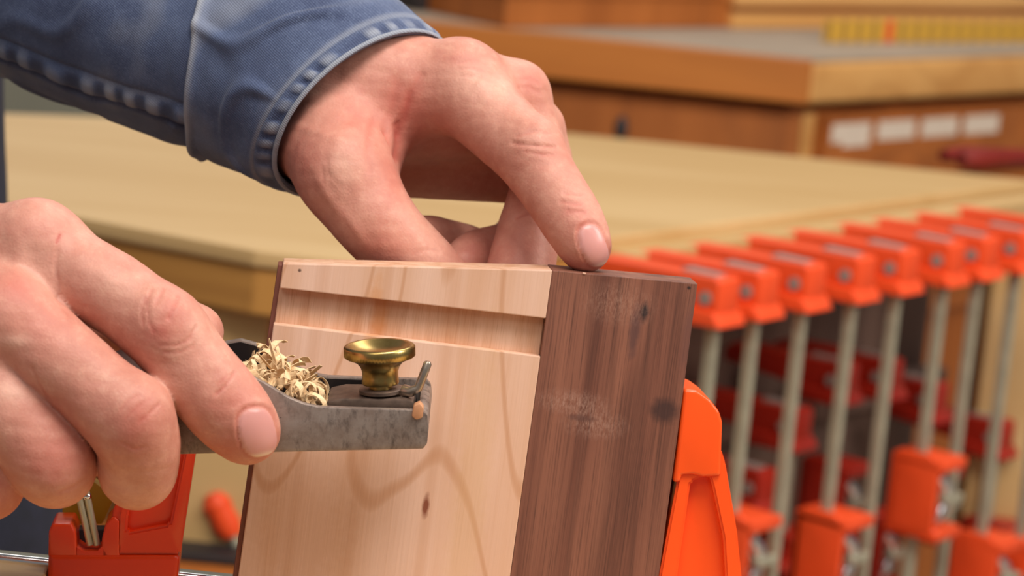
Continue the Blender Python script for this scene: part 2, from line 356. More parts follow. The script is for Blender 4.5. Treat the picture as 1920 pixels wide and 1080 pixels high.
M['groove'] = wood('cherry_groove_wood', (222, 180, 152), (204, 152, 116), (180, 122, 80), gx=90, gy=6, lines=.3, fibre=.75, linefreq=30, marks=[mk(712, 590, 14, 60, (196, 124, 66), .7)])
M['edge'] = wood('shaded_edge_red_brown', (152, 98, 80), (134, 78, 62), (110, 60, 48), gx=40, gy=2)  # shade and orange reflection on the board's side, held in the colour
M['walnut'] = wood('walnut_board_wood', (144, 92, 72), (108, 64, 50), (70, 40, 32), gx=52, gy=2.2, lines=.34, fibre=1., linefreq=40,
    marks=[mk(1208, 585, 8, 17, (36, 26, 28), .95), mk(1190, 620, 10, 45, (84, 56, 54), .7), mk(1245, 770, 24, 22, (58, 36, 34), .85), mk(1160, 570, 34, 20, (176, 132, 112), .25),
           mk(1075, 755, 34, 12, (178, 140, 124), .3), mk(1115, 795, 30, 14, (176, 138, 122), .28), mk(1090, 784, 24, 6, (84, 52, 46), .6), mk(1290, 640, 12, 70, (94, 60, 56), .5), mk(1292, 540, 3, 3, (40, 26, 24), .9)])
mb = thing('cherry_board', 'pale pink cherry board with a groove near its top, clamped upright', 'board', BF)
LT = [(531, 494), (525, 540), (513, 607), (475, 870), (447, 1080), (424, 1240)]
MB().prism(poly([LT[0], (1035.6, 507), (934.6, 1240), LT[5]]), -.0172, -.0046, .0003, 1).build('back_board', M['groove'], mb)
MB().prism(poly([LT[0], (1035.6, 507), (1023.3, 597), LT[1]]), -.0048, 0, .0004).build('top_lip', M['maple'], mb)
MB().prism(poly([LT[2], (1013.5, 668), (934.6, 1240), LT[5]]), -.0048, 0, .0004).build('board_face', M['maple'], mb)
MB().prism(poly([(LT[0][0]-9.5, 500), (LT[0][0]-.6, 500), (LT[5][0]-.6, 1238), (LT[5][0]-9.5, 1238)]), -.0170, -.0060, .0003).build('shaded_edge_strip', M['edge'], mb)['label'] = 'red-brown strip painting shade and orange reflection on the left edge'  # added strip standing in for the shaded side of the board
wb = thing('walnut_board', 'dark brown walnut board with small knots beside the cherry board', 'board', BF)
MB().prism(poly([(1035.9, 507), (1308, 532), (1214, 1240), (934.9, 1240)]), -.019, -.0001, .0003).build('board_face', M['walnut'], wb)
ch = MB().box((0, 0, 0), (.0012, .0006, .0006), .0002).build('cherry_splinter', M['maple'], None, M4=BF@Matrix.Translation((*pb(1092, 514), -.0004)))
tag(ch, 'tiny pale splinter on the top edge of the walnut board', 'splinter')
# right hand clamp jaw
FZ = -1.0
jc = thing('bar_clamp', 'glossy orange clamp on a chrome bar squeezing the cherry and walnut boards', 'clamp', BF)
jr = link('fixed_jaw', None, jc)
MB().prism(poly([(1283, 730), (1308, 733), (1332, 750), (1349, 772), (1355, 792), (1352, 893), (1318, 895), (1300, 890), (1279, 891), (1276, 905), (1262, 905), (1272, 830)], FZ), -.030, -.0015, .0016, 3).build('pad_cap', M['orange'], jr, 40)
bo = [(1276, 880), (1354, 845), (1362, 870), (1384, 1000), (1392, 1080), (1402, 1222), (1218, 1222), (1238, 1080)]
MB().prism(poly(bo, FZ), -.026, -.0075, .001).build('jaw_web', M['orange'], jr, 40)
def rim(pts, inner, z0, z1, mat, name, par, off, bev=.0008):
    a = poly(pts, off); b = poly(inner, off); n = len(a); m = MB()
    bm = m.bm; V = [[bm.verts.new((x, y, z)) for x, y in q] for q in (a, b) for z in (z0, z1)]
    a0, a1, b0, b1 = V
    for i in range(n):
        j = (i+1) % n
        bm.faces.new((a1[i], a1[j], b1[j], b1[i])); bm.faces.new((a0[j], a0[i], b0[i], b0[j])); bm.faces.new((a0[i], a0[j], a1[j], a1[i])); bm.faces.new((b0[j], b0[i], b1[i], b1[j]))
    fix(bm); bmesh.ops.bevel(bm, geom=bm.edges[:], offset=bev, segments=2, affect='EDGES', clamp_overlap=True)
    return m.build(name, mat, par, 40)
rim(bo, [(1297, 905), (1331, 892), (1337, 912), (1358, 1010), (1362, 1080), (1368, 1208), (1252, 1208), (1272, 1080)], -.0255, -.003, M['orange'], 'jaw_rim', jr, FZ)
tm = poly([(1268, 905), (1276, 905), (1238, 1080), (1219, 1222), (1209, 1222), (1228, 1080)], FZ)
MB().prism(tm, -.030, -.014, .0005).build('back_flange', M['red'], jr, 40)
# left hand clamp: jaw, bar, pins
jl = link('sliding_jaw', None, jc); jl['label'] = 'orange sliding jaw below the hand, with its shade painted in'
LZ = -8.0
ob = [(90, 1240), (92, 992), (98, 981), (136, 981), (144, 1002), (147, 1024), (158, 1031), (180, 1031), (189, 1018), (190, 996), (198, 976), (212, 968), (216, 948), (232, 900), (300, 760), (390, 690), (398, 700), (367, 850), (332, 1080), (318, 1240)]
MB().prism(poly([(204, 1045), (204, 985), (216, 948), (232, 900), (300, 760), (390, 690), (398, 700), (367, 850), (334, 1045)], LZ), -.034, -.0125, .0006).build('jaw_web', M['orange_shaded'], jl, 40)
oo = [(218, 1040), (222, 960), (245, 900), (310, 770), (393, 696), (367, 850), (338, 1040)]
ii = [(238, 1000), (240, 965), (258, 915), (316, 800), (366, 760), (346, 850), (318, 985)]
rim(oo, ii, -.030, -.0085, M['orange_shaded'], 'jaw_rim', jl, LZ)
hk = MB().prism(poly([(90, 1046), (91, 996), (98, 983), (134, 983), (142, 1000), (145, 1046)], LZ), -.030, -.0085, .001, 3)
hk.prism(poly([(143, 1046), (144, 1026), (156, 1034), (182, 1034), (192, 1024), (206, 1046)], LZ), -.030, -.0085, .0004)
hk.prism(poly([(189, 1046), (191, 1010), (197, 984), (208, 972), (216, 970), (224, 978), (224, 1046)], LZ), -.030, -.0085, .0008, 3)
hk.prism(poly([(206, 985), (212, 955), (224, 935), (238, 960), (232, 990)], LZ), -.028, -.0095, .0012, 3)
hk.build('hook', M['orange_shaded'], jl, 40)
MB().prism(poly([(140, 1040), (140, 1008), (196, 1008), (196, 1040)], LZ), -.030, -.022, .0004).build('hook_shade_plate', M['dark'], jl)  # dark plate standing in for the shaded orange wall inside the notch
MB().prism(poly([(88, 1222), (90, 1041), (338, 1041), (320, 1222)], LZ), -.031, -.0075, .002, 3).build('jaw_base', M['orange_shaded'], jl, 40)
MB().prism(poly([(402, 672), (418, 664), (496, 658), (472, 836), (384, 836)], LZ), -.030, -.006, .0015).build('pad_cap', M['orange_shaded'], jl, 40)
a = pb(-260, 1012, -20); b = pb(1460, 1190, -20); d = Vector((b[0]-a[0], b[1]-a[1], 0)); L = d.length; d.normalize()
br = MB().box((0, -.0050, 0), (L, 0, .009), .0022, 5).build('bar', M['chrome'], jc, 40, M4=frame(Vector((a[0], a[1], -.0285)), d, Vector((-d.y, d.x, 0)), Vector((0, 0, 1))))
for x0, x1 in ((149, 169), (164, 182)):
    p0 = pb(x0-6, 905, -12); p1 = pb(x1, 1022, -12)
    pn = MB().tube([(*p0, -.012), (*p1, -.012)], .00125, 14).build('pin', M['pin'], jc, 40)
    e = Vector((*p0, -.012)).lerp(Vector((*p1, -.012)), .22)
    MB().lathe([(.0003, -.0014), (.0012, -.0010), (.0016, 0), (.0012, .0010), (.0003, .0014)], 16, M4=Matrix.Translation(e)).build('pin_head', M['chrome'], pn, 60)
M['mustard'] = plain('mustard_plastic', (176, 128, 20), .5)
MB().prism(poly([(112, 990), (118, 915), (170, 905), (214, 938), (196, 978), (190, 990)], -30), -.044, -.036, .001).build('grip', M['mustard'], jl, 40)['label'] = 'mustard yellow plastic grip'
# bench the boards stand on
low = min((BF@Vector((*pb(x, 1240), z))).z for x in (424, 938, 1214) for z in (-.019, 0)) - .0005
c0 = BF.translation
fx = Vector((er.x, 0, 0)); 
MB_ = MB().box((-.34, -.20, .0), (.45, .055, .06), .003)
fb = thing('workbench', 'wooden workbench edge just below the frame carrying the boards', 'bench', Matrix.Translation((c0.x, c0.y, low-.06)))
MB_.build('bench_top', M['table'], fb)
for x in (-.3, .41):
    for y in (-.17, .025): MB().box((x-.03, y-.03, -(low-.06)), (x+.03, y+.03, -.0005), .003).build('leg', M['table'], fb)
tb = poly([(-120, 1240), (-120, 1078), (78, 1097), (82, 1240)], 10)
bk = thing('wood_block', 'tan wooden block under the chrome bar at the lower left', 'block', BF)
MB().prism(tb, -.02, .012, .001).build('block_body', M['table'], bk); MB().prism([(x, y-.001) for x, y in poly([(-100, 1238), (70, 1238), (70, 1242), (-100, 1242)], 10)], -.018, .010).build('base_strip', M['tableedge'], bk)
# ------------------------------------------------------------------ block plane
X = Vector((1, .022, 0)).normalized(); Z = Vector((.06, -.19, .98)); Z = (Z-X*Z.dot(X)).normalized(); Y = Z.cross(X)
PZ = 62.0; o_c = Vector(((795-960)/F*(D0-PZ), -(842-540)/F*(D0-PZ), -(D0-PZ)))/1000
PF = frame(cam2w(o_c), camdir(X), camdir(Y), camdir(Z)); K_ = 5.8*1000
pp = lambda pts: [((x-795)/K_, (842-y)/K_) for x, y in pts]
pl = thing('block_plane', 'worn grey iron block plane with a brass knob held in the hand', 'plane', PF)
it = NT('worn_iron'); n1 = it.noise(it.coord((1, 1, 1)), 130, 5, .65); n2 = it.noise(it.coord((1, .42, 1), loc=(1, 2, 3)), 340, 6, .75); n3 = it.noise(it.coord((1, 1, 1), loc=(5, 2, 3)), 900, 2, .5)
sp = it.n('SeparateXYZ', Vector=it.coord()); toe = it.val(sp.outputs[0], -.05, .0)
pat = it.math('ADD', n2, it.math('MULTIPLY', toe, .07))
c = it.mix(it.val(n1, .4, .65), lin((158, 142, 132)), lin((132, 114, 104))); c = it.mix(it.math('MULTIPLY', it.val(pat, .54, .74), .7), c, lin((62, 48, 44)))
c = it.mix(it.val(n3, .73, .77), c, lin((40, 30, 30)))
it.set(Base__Color=c, Metallic=.55, Roughness=it.val(n1, .3, .7, .36, .55)); it.bump(n2, .15, .0005); M['iron'] = it.m
M['brownsteel'] = plain('brown_patina_steel', (112, 92, 80), .45, .5, var=.3, scale=300)
M['japan'] = plain('black_japanning', (34, 28, 28), .38, .2, scale=200)
bt = NT('brass'); bn1 = bt.noise(bt.coord(), 160, 4); bt.set(Base__Color=bt.ramp(bn1, [(.35, lin((196, 168, 104))), (.7, lin((164, 134, 76)))]), Metallic=1., Roughness=.3); M['brass'] = bt.m
M['leverm'] = plain('bare_lever_steel', (172, 156, 140), .3, .8, var=.2, scale=300)
wall = pp([(793, 842), (801, 832), (805, 800), (803, 778), (795, 768), (760, 766), (680, 762), (600, 757), (572, 750), (545, 738), (515, 718), (490, 702), (462, 688), (435, 680), (405, 684), (375, 705), (345, 735), (320, 750), (250, 762), (150, 772), (95, 790), (78, 815), (80, 842)])
b = MB().prism(wall, -.0032, 0, .0005, 2); b.prism(wall, -.048, -.0448, .0005, 2)
b.prism(pp([(793, 842), (80, 842), (80, 826), (793, 826)]), -.047, -.001, .0003, 1)
b.prism(pp([(793, 842), (801, 832), (805, 800), (803, 782), (794, 776), (785, 776), (785, 842)]), -.046, -.002, .0006, 2)
b.build('body', M['iron'], pl, 40)
MB().prism(pp([(775, 790), (775, 774), (760, 768), (640, 764), (610, 770), (606, 786)]), -.0385, -.0165, .0008).build('toe_plate', M['brownsteel'], pl, 40)
MB().prism(pp([(775, 826), (600, 826), (600, 796), (775, 796)]), -.0445, -.0035).build('toe_pocket', M['japan'], pl)
MB().prism([(x, y-.0007) for x, y in wall[6:-2]]+[(wall[-2][0], .003), (wall[6][0], .003)], -.0447, -.0443).build('inner_lining', M['japan'], pl)
MB().prism(pp([(425, 812), (445, 800), (420, 742), (330, 712), (200, 690), (150, 715), (300, 770)]), -.0435, -.0045, .002).build('lever_cap', M['japan'], pl, 40)
MB().prism(pp([(500, 826), (440, 806), (160, 730), (158, 740), (430, 818), (490, 832)]), -.042, -.006, .0003).build('blade', M['iron'], pl)
kx, kz = (711-795)/K_, -.0235; k0 = (842-764)/K_
up = Matrix(((1, 0, 0, kx), (0, 0, 1, k0), (0, -1, 0, kz), (0, 0, 0, 1)))
mm = lambda p: [(r/1000, z/1000) for r, z in p]
MB().lathe(mm([(.5, .1), (6.6, .1), (7.2, .4), (7.2, 1.4), (6.8, 1.7), (.5, 1.7)]), 40, M4=up).build('washer', M['brownsteel'], pl, 40)
kn = MB().lathe(mm([(3.8, 1.7), (3.8, 3.2), (6.0, 3.2), (6.2, 3.8), (6.0, 5.5), (6.0, 7.4), (6.5, 9.0), (7.6, 10.4), (9.4, 11.5), (11.1, 12.1), (11.6, 12.6), (11.6, 15.6), (11.3, 16.1), (10.7, 16.3), (9.9, 16.0), (8, 14.6), (5, 13.5), (2, 13.2), (.3, 13.2)]), 132, knurl=(10, 11), M4=up)
kn.build('knob', M['brass'], pl, 50)
lv = [(kx+.008, k0+.001, kz+.002), ((770-795)/K_, k0+.0012, kz+.004), ((784-795)/K_, k0+.0024, kz+.004), ((793-795)/K_, k0+.0062, kz+.004), ((803-795)/K_, k0+.0105, kz+.004), ((804-795)/K_, k0+.0112, kz+.004)]
MB().tube(lv, [.0022, .0018, .0015, .00145, .0014, .0009], 14).build('lever', M['leverm'], pl, 50)
# shavings and chip
M['shaving'] = wood('pale_shaving_wood', (236, 206, 162), (220, 180, 132), (176, 128, 84), gx=300, gy=40, rough=.6, lines=.2)
sv = bmesh.new()
def ribbon(bm, c, rad, turns, width, axis, tw, n=16):
    ax = Vector(axis).normalized(); u = ax.orthogonal().normalized(); v = ax.cross(u); prev = None; ph = random.random()*6.28
    for i in range(n+1):
        t = i/n; a = ph+t*turns*2*math.pi; r = rad*(1-.35*t)
        p = Vector(c)+u*math.cos(a)*r+v*math.sin(a)*r+ax*tw*(t-.5)
        e = (ax+u*.3*math.sin(3*a)).normalized()*width/2
        cur = (bm.verts.new(p-e), bm.verts.new(p+e))
        if prev: bm.faces.new((prev[0], prev[1], cur[1], cur[0]))
        prev = cur
for k in range(110):
    t = random.random()**1.1; px = 458+t*142
    top = 700+t*48 - 22*math.sin(min(1, t*1.15)*math.pi)**.8*(1-.35*t)
    x = (px-795)/K_; zz = -.006-random.random()*.036; h = (842-top)/K_*(.55+.45*random.random()**.5) - max(0, (-.012-zz)*.02)
    ribbon(sv, (x, h, zz), random.uniform(.0018, .0055), random.uniform(.2, .9), random.uniform(.0010, .0026), (random.uniform(-1, 1), random.uniform(-.8, .8), random.uniform(-1, 1)), random.uniform(-.004, .004))
for (p, q) in (((500, 645), (516, 712)), ((512, 690), (528, 735)), ((555, 735), (600, 695)), ((490, 700), (540, 745)), ((535, 742), (592, 712)), ((478, 668), (520, 730)), ((560, 745), (576, 712))):
    a, b = (Vector(((x-795)/K_, (842-y-8)/K_, -.018-random.random()*.01)) for x, y in (p, q)); s = (b-a).orthogonal().normalized()*.0006
    vs = [sv.verts.new(w_) for w_ in (a-s*.6, a+s*.6, a.lerp(b, .5)+s*1.3, b+s, b-s, a.lerp(b, .5)-s*1.3)]; sv.faces.new(vs)
me = bpy.data.meshes.new('wood_shavings'); sv.to_mesh(me); sv.free(); me.materials.append(M['shaving'])
so = link('wood_shavings', me, None, PF); tag(so, 'heap of pale curled shavings in the mouth of the block plane', 'shavings', kind='stuff')
sm = so.modifiers.new('thickness', 'SOLIDIFY'); sm.thickness = .00018
cp = MB().prism(pp([(774, 776), (778, 757), (790, 752), (797, 762), (794, 780), (782, 784)]), -.0035, .0016, .0006)
cp = tag(cp.build('wood_chip', plain('chip_wood', (196, 138, 98), .6, scale=200), None, 40, PF), 'reddish wood chip stuck on the toe of the plane', 'chip')
# ------------------------------------------------------------------ the person: one skin grown from a distance field
def V(px, py, z): d = D0-z; return np.array(((px-960)/F*d, -(py-540)/F*d, z), np.float32)   # mm, z towards the viewer from the board
def to_world(pts):                              # distance-field millimetres to world
    p = np.array(pts, np.float64)/1000; p[:, 2] -= D0/1000; m = np.array(CAM); return p@m[:3, :3].T + m[:3, 3]
class Field:
    def __init__(s, lo, hi, h):
        s.h = h; s.lo = np.array(lo, np.float32); s.n = np.ceil((np.array(hi)-s.lo)/h).astype(int)+1
        s.ax = [s.lo[i]+h*np.arange(s.n[i], dtype=np.float32) for i in range(3)]; s.d = np.full(tuple(s.n), 40., np.float32)
    def win(s, lo, hi):
        a = np.clip(((lo-s.lo)/s.h).astype(int), 0, s.n); b = np.clip(np.ceil((hi-s.lo)/s.h).astype(int)+1, 0, s.n)
        return tuple(slice(x, y) for x, y in zip(a, b))
    def put(s, fn, lo, hi, k, sub=False):
        w = s.win(np.array(lo)-k-3, np.array(hi)+k+3); o = s.d[w]
        if o.size == 0: return
        X, Y, Z = (s.ax[i][w[i]] for i in range(3))
        d = fn(X[:, None, None], Y[None, :, None], Z[None, None, :])
        if sub: d = -d; h = np.maximum(k-np.abs(o-d), 0)/k; s.d[w] = np.maximum(o, d)+h*h*k/4; return
        h = np.maximum(k-np.abs(o-d), 0)/k; s.d[w] = np.minimum(o, d)-h*h*k/4
    def cone(s, a, b, ra, rb, k=3., sub=False, flat=1.):
        a = np.asarray(a); b = np.asarray(b); e = b-a; L2 = float(e@e)+1e-9
        def fn(X, Y, Z):
            t = np.clip(((X-a[0])*e[0]+(Y-a[1])*e[1]+(Z-a[2])*e[2])/L2, 0, 1)
            return np.sqrt((X-a[0]-t*e[0])**2+(Y-a[1]-t*e[1])**2+(Z-a[2]-t*e[2])**2)-(ra+(rb-ra)*t)
        m = max(ra, rb); s.put(fn, np.minimum(a, b)-m, np.maximum(a, b)+m, k, sub)
    def chain(s, pts, k=3.):                    # (px, py, z, r) joints joined by tapered cones along a smooth path
        q = [np.append(V(*p[:3]), p[3]) for p in pts]; out = [q[0]]
        for i in range(len(q)-1):
            p0, p1, p2, p3 = q[max(i-1, 0)], q[i], q[i+1], q[min(i+2, len(q)-1)]
            for t in (.25, .5, .75, 1.):
                c = .5*((2*p1)+(p2-p0)*t+(2*p0-5*p1+4*p2-p3)*t*t+(3*p1-p0-3*p2+p3)*t**3); l = p1+(p2-p1)*t
                out.append(c*.55+l*.45 if t < 1 else p2)
        g = Field.__new__(Field); pts3 = out
        lo = np.min([p[:3]-p[3] for p in pts3], 0); hi = np.max([p[:3]+p[3] for p in pts3], 0)
        def fn(X, Y, Z):
            D = None
            for a, b in zip(pts3, pts3[1:]):
                e = (b-a)[:3]; L2 = float(e@e)+1e-9
                t = np.clip(((X-a[0])*e[0]+(Y-a[1])*e[1]+(Z-a[2])*e[2])/L2, 0, 1)
                d = np.sqrt((X-a[0]-t*e[0])**2+(Y-a[1]-t*e[1])**2+(Z-a[2]-t*e[2])**2)-(a[3]+(b[3]-a[3])*t)
                if D is None: D = d
                else:
                    h = np.maximum(2.5-np.abs(D-d), 0)/2.5; D = np.minimum(D, d)-h*h*2.5/4
            return D
        s.put(fn, lo, hi, k)
    def fingers(s, chains):                     # each finger grows out of the palm; neighbours only touch
        out = None
        for pts, k in chains:
            g = Field.__new__(Field); g.h, g.lo, g.n, g.ax, g.d = s.h, s.lo, s.n, s.ax, s.d.copy(); g.chain(pts, k)
            if out is None: out = g.d
            else: h = np.maximum(.9-np.abs(out-g.d), 0)/.9; out = np.minimum(out, g.d)-h*h*.9/4
        s.d = out
    def ball(s, p, r, k=4., sub=False): s.cone(V(*p), V(*p)+np.float32(.01), r, r, k, sub)
    def mesh(s):                                # surface nets
        d = s.d; n = s.n; neg = d < 0
        cnt = sum(neg[i:n[0]-1+i, j:n[1]-1+j, k:n[2]-1+k].astype(np.int8) for i in (0, 1) for j in (0, 1) for k in (0, 1))
        act = (cnt > 0) & (cnt < 8); idx = np.argwhere(act); ident = np.full(act.shape, -1, np.int64); ident[act] = np.arange(len(idx))
        cor = [(i, j, k) for i in (0, 1) for j in (0, 1) for k in (0, 1)]
        vals = np.stack([d[idx[:, 0]+c[0], idx[:, 1]+c[1], idx[:, 2]+c[2]] for c in cor], 1)
        acc = np.zeros((len(idx), 3)); num = np.zeros(len(idx))
        for a in range(8):
            for b in range(a+1, 8):
                if sum(x != y for x, y in zip(cor[a], cor[b])) != 1: continue
                va, vb = vals[:, a], vals[:, b]; m = (va < 0) != (vb < 0); t = np.where(m, va/np.where(m, va-vb, 1), 0)
                p = np.array(cor[a])+t[:, None]*(np.array(cor[b])-np.array(cor[a])); acc += p*m[:, None]; num += m
        verts = (idx+acc/num[:, None])*s.h+s.lo; F4 = []
        for ax in range(3):
            o = [i for i in range(3) if i != ax]; sl0 = [slice(None)]*3; sl1 = [slice(None)]*3; sl0[ax] = slice(0, -1); sl1[ax] = slice(1, None)
            a, b = neg[tuple(sl0)], neg[tuple(sl1)]; e = np.argwhere(a != b)
            e = e[(e[:, o[0]] > 0) & (e[:, o[1]] > 0) & (e[:, o[0]] < n[o[0]]-1) & (e[:, o[1]] < n[o[1]]-1)]
            def cell(i, j):
                c = e.copy(); c[:, o[0]] -= i; c[:, o[1]] -= j; return ident[c[:, 0], c[:, 1], c[:, 2]]
            q = np.stack([cell(0, 0), cell(1, 0), cell(1, 1), cell(0, 1)], 1); ins = a[e[:, 0], e[:, 1], e[:, 2]]
            flip = ins if ax != 1 else ~ins
            q[~flip] = q[~flip][:, ::-1]; F4.append(q)
        return verts, np.concatenate(F4)
def px_of(v): d = D0-v[:, 2]; return 960+v[:, 0]/d*F, 540-v[:, 1]/d*F
def vnormals(v, f):
    n = np.zeros_like(v); fnn = np.cross(v[f[:, 2]]-v[f[:, 0]], v[f[:, 3]]-v[f[:, 1]])
    for k in range(4): np.add.at(n, f[:, k], fnn)
    return n/(np.linalg.norm(n, axis=1, keepdims=True)+1e-9)
def seg_dist(x, y, pts):
    D = np.full(x.shape, 1e9)
    for (a, b), (c, d) in zip(pts, pts[1:]):
        ex, ey = c-a, d-b; t = np.clip(((x-a)*ex+(y-b)*ey)/(ex*ex+ey*ey+1e-9), 0, 1); D = np.minimum(D, np.hypot(x-a-t*ex, y-b-t*ey))
    return D
class Skin:
    def __init__(s, field):
        s.v, s.f = field.mesh(); s.n = vnormals(s.v, s.f); N = len(s.v); s.tint = np.zeros((N, 3)); s.disp = np.zeros(N); s.nail = np.zeros(N); s.x, s.y = px_of(s.v); s.front = np.clip(s.n[:, 2]*3+.3, 0, 1)
    def zr(s, zr): return s.front if zr is None else s.front*((s.v[:, 2] > zr[0]) & (s.v[:, 2] < zr[1]))
    def crease(s, pts, depth=.35, w=2.6, red=.25, zr=None, lip=.0):
        d = seg_dist(s.x, s.y, pts); g = np.exp(-(d/w)**2)*s.zr(zr); s.disp -= g*depth; s.disp += lip*np.exp(-((d-2.4*w)/(1.3*w))**2)*s.zr(zr); s.tint[:, 0] += red*g
    def patch(s, px, py, rx, ry, red=0., pale=0., up=0., ang=0., zr=None):
        c, q = math.cos(ang), math.sin(ang); a = (s.x-px)*c+(s.y-py)*q; b = -(s.x-px)*q+(s.y-py)*c
        g = np.exp(-((a/rx)**2+(b/ry)**2))*s.zr(zr); s.tint[:, 0] += red*g; s.tint[:, 1] += pale*g; s.disp += up*g
    def fingernail(s, px, py, hl, hw, dx, dy, zr=None):
        L = math.hypot(dx, dy); dx, dy = dx/L, dy/L; u = ((s.x-px)*dx+(s.y-py)*dy)/hl; v = (-(s.x-px)*dy+(s.y-py)*dx)/hw
        r = (np.abs(u)**2.7+np.abs(v)**2.7)**(1/2.7); fr = np.clip(s.n[:, 2]*4, 0, 1)*(1 if zr is None else ((s.v[:, 2] > zr[0]) & (s.v[:, 2] < zr[1])))
        ins = np.clip((1.-r)*hw/2.2, 0, 1)*fr; s.nail = np.maximum(s.nail, ins)
        s.disp += .22*ins; s.disp -= .42*np.exp(-((r-1.04)*hw/2.6)**2)*fr*np.clip(1.2-u*.6, .3, 1)
        s.disp += .30*np.exp(-((r-1.22)*hw/4.)**2)*fr*np.clip(.9-u, 0, 1)
        s.tint[:, 2] += np.exp(-((u-.92)/.10)**2)*ins        # pale free edge
        s.tint[:, 0] += .32*np.exp(-((r-1.06)*hw/3)**2)*fr
    def wrinkles(s, amp=.05):
        pass
    def done(s):
        g = np.random.default_rng(4); o = 0
        for _ in range(9):
            d = g.normal(size=3); d /= np.linalg.norm(d); o = o+np.abs(np.sin(s.v@d*g.uniform(.25, .75)+2*np.sin(s.v@np.roll(d, 1)*.11)+g.uniform(0, 6.28)))
        s.disp += .055*(o-o.mean())*(1-s.nail)*np.clip(s.n[:, 2]+.5, .2, 1)
        s.v = s.v+s.n*s.disp[:, None]; return s
# ---- left hand (denim sleeve), its forefinger on the walnut board
L = Field(V(380, 520, -80)-np.float32((0, 30, 62)), V(1180, 20, -40)+np.float32((0, 14, 56)), .8)
meta = [((690, 165, -64, 22), (868, 166, -52, 15.2)), ((700, 180, -78, 21), (966, 196, -67, 12.2)), ((690, 215, -94, 19), (1002, 242, -83, 10.4)), ((690, 250, -100, 18), (1022, 294, -99, 9.4))]
for a, b in (((330, 40, -108, 30), (560, 150, -78, 31)), ((560, 150, -78, 29), (700, 165, -64, 23)), ((556, 205, -78, 20), (648, 280, -52, 19))): L.cone(V(*a[:3]), V(*b[:3]), a[3], b[3], 12)
for a, b in meta: L.cone(V(*a[:3]), V(*b[:3]), a[3], b[3], 9)
L.cone(V(640, 180, -75), V(840, 215, -74), 20, 15, 8)
L.cone(V(690, 290, -98), V(955, 322, -102), 15, 11.5, 7)
L.cone(V(708, 225, -56), V(690, 330, -46), 10.5, 9.5, 6); L.cone(V(741, 252, -58), V(716, 356, -54), 4.8, 4.6, 1.)
L.cone(V(875, 150, -56), V(962, 178, -66), 12, 11, 6); L.cone(V(965, 196, -70), V(1000, 240, -80), 10, 9.5, 5)
L.fingers([([(622, 232, -58, 20), (642, 315, -39, 17.6), (690, 395, -32, 14.2), (726, 440, -30, 12.9), (790, 502, -33, 12.4), (835, 548, -36, 10.5)], 7),
  ([(868, 166, -52, 15.2), (930, 230, -42, 12.9), (992, 292, -30, 11.7), (1029, 345, -23, 10.6), (1061, 394, -17, 10.2), (1082, 430, -13, 9.5), (1100, 466, -10, 8.1)], 5),
  ([(966, 196, -67, 12.2), (1000, 265, -64, 10.4), (1016, 340, -58, 10.4), (1004, 400, -51, 10.6), (990, 440, -47, 10.4), (976, 508, -42, 11.4), (968, 560, -38, 9)], 3),
  ([(1002, 242, -83, 10.4), (1020, 300, -86, 9.4), (1020, 350, -88, 9.4), (975, 452, -80, 8.6), (895, 478, -60, 8.6), (868, 500, -52, 7.6)], 2),
  ([(1022, 294, -99, 9.4), (1022, 350, -110, 8.4), (1000, 410, -112, 8.2), (925, 478, -98, 8), (868, 462, -86, 7.8), (815, 448, -76, 7.4), (790, 440, -72, 6.2)], 2)])
L.ball((640, 318, -32), 12.5, 8); L.ball((862, 128, -50), 8.6, 9); L.ball((975, 164, -64), 7.5, 8); L.ball((1000, 272, -27), 9.2, 7); L.ball((592, 258, -56), 11, 10)
LS = Skin(L)
LS.fingernail(1113, 461, 42, 25, .34, .94, (-30, 20))
for pts, dp in (([(962, 268), (985, 272), (1020, 274), (1040, 276)], .55), ([(970, 256), (1000, 246), (1032, 250)], .25), ([(985, 283), (1015, 290), (1040, 290)], .2), ([(1058, 362), (1090, 366)], .22), ([(1050, 378), (1088, 384)], .2), ([(1062, 395), (1096, 398)], .15)):
    LS.crease(pts, dp, 3.2, .28, (-45, 10), .08)
LS.crease([(968, 408), (985, 402), (1010, 392)], .7, 4, .4, (-58, -30)); LS.crease([(745, 235), (748, 262), (742, 300), (716, 345)], 1.1, 8, .4, (-70, -35))
LS.crease([(722, 250), (716, 300), (702, 340)], .8, 8, .4, (-70, -35)); LS.crease([(700, 225), (690, 270), (694, 320)], .4, 7, .22); LS.crease([(790, 140), (768, 180), (752, 225)], .45, 8, .2); LS.crease([(745, 150), (735, 200), (722, 235)], .35, 9, .16)
LS.crease([(768, 175), (760, 225), (748, 255)], .35, 6, .15)
for pts in ([(775, 475), (800, 468), (822, 470)], [(612, 300), (618, 330), (640, 350)], [(604, 312), (608, 345)], [(860, 118), (890, 112), (915, 122)], [(858, 130), (885, 128), (922, 140)], [(862, 142), (890, 144), (915, 152)], [(975, 150), (996, 145), (1012, 158)], [(972, 165), (992, 162), (1010, 175)]): LS.crease(pts, .2, 2.6, .12)
LS.crease([(596, 250), (640, 232), (700, 224)], .25, 12, .1)
for p in ((862, 112, 40, 16, .35, 0), (992, 150, 24, 30, .45, 0), (1085, 400, 34, 40, .3, 0), (770, 250, 40, 60, .3, 0), (640, 320, 34, 40, 0, .28), (900, 160, 60, 40, 0, .2), (700, 480, 60, 30, .35, 0), (970, 470, 50, 40, .3, 0), (1080, 495, 40, 18, .45, 0), (1004, 262, 30, 16, .1, .2), (655, 200, 70, 55, .32, 0), (565, 300, 40, 60, .25, 0), (590, 170, 50, 40, 0, .12), (760, 190, 40, 50, .3, 0), (830, 200, 60, 50, .15, 0), (740, 330, 30, 60, .4, 0), (890, 470, 40, 30, .4, 0)): LS.patch(*p)
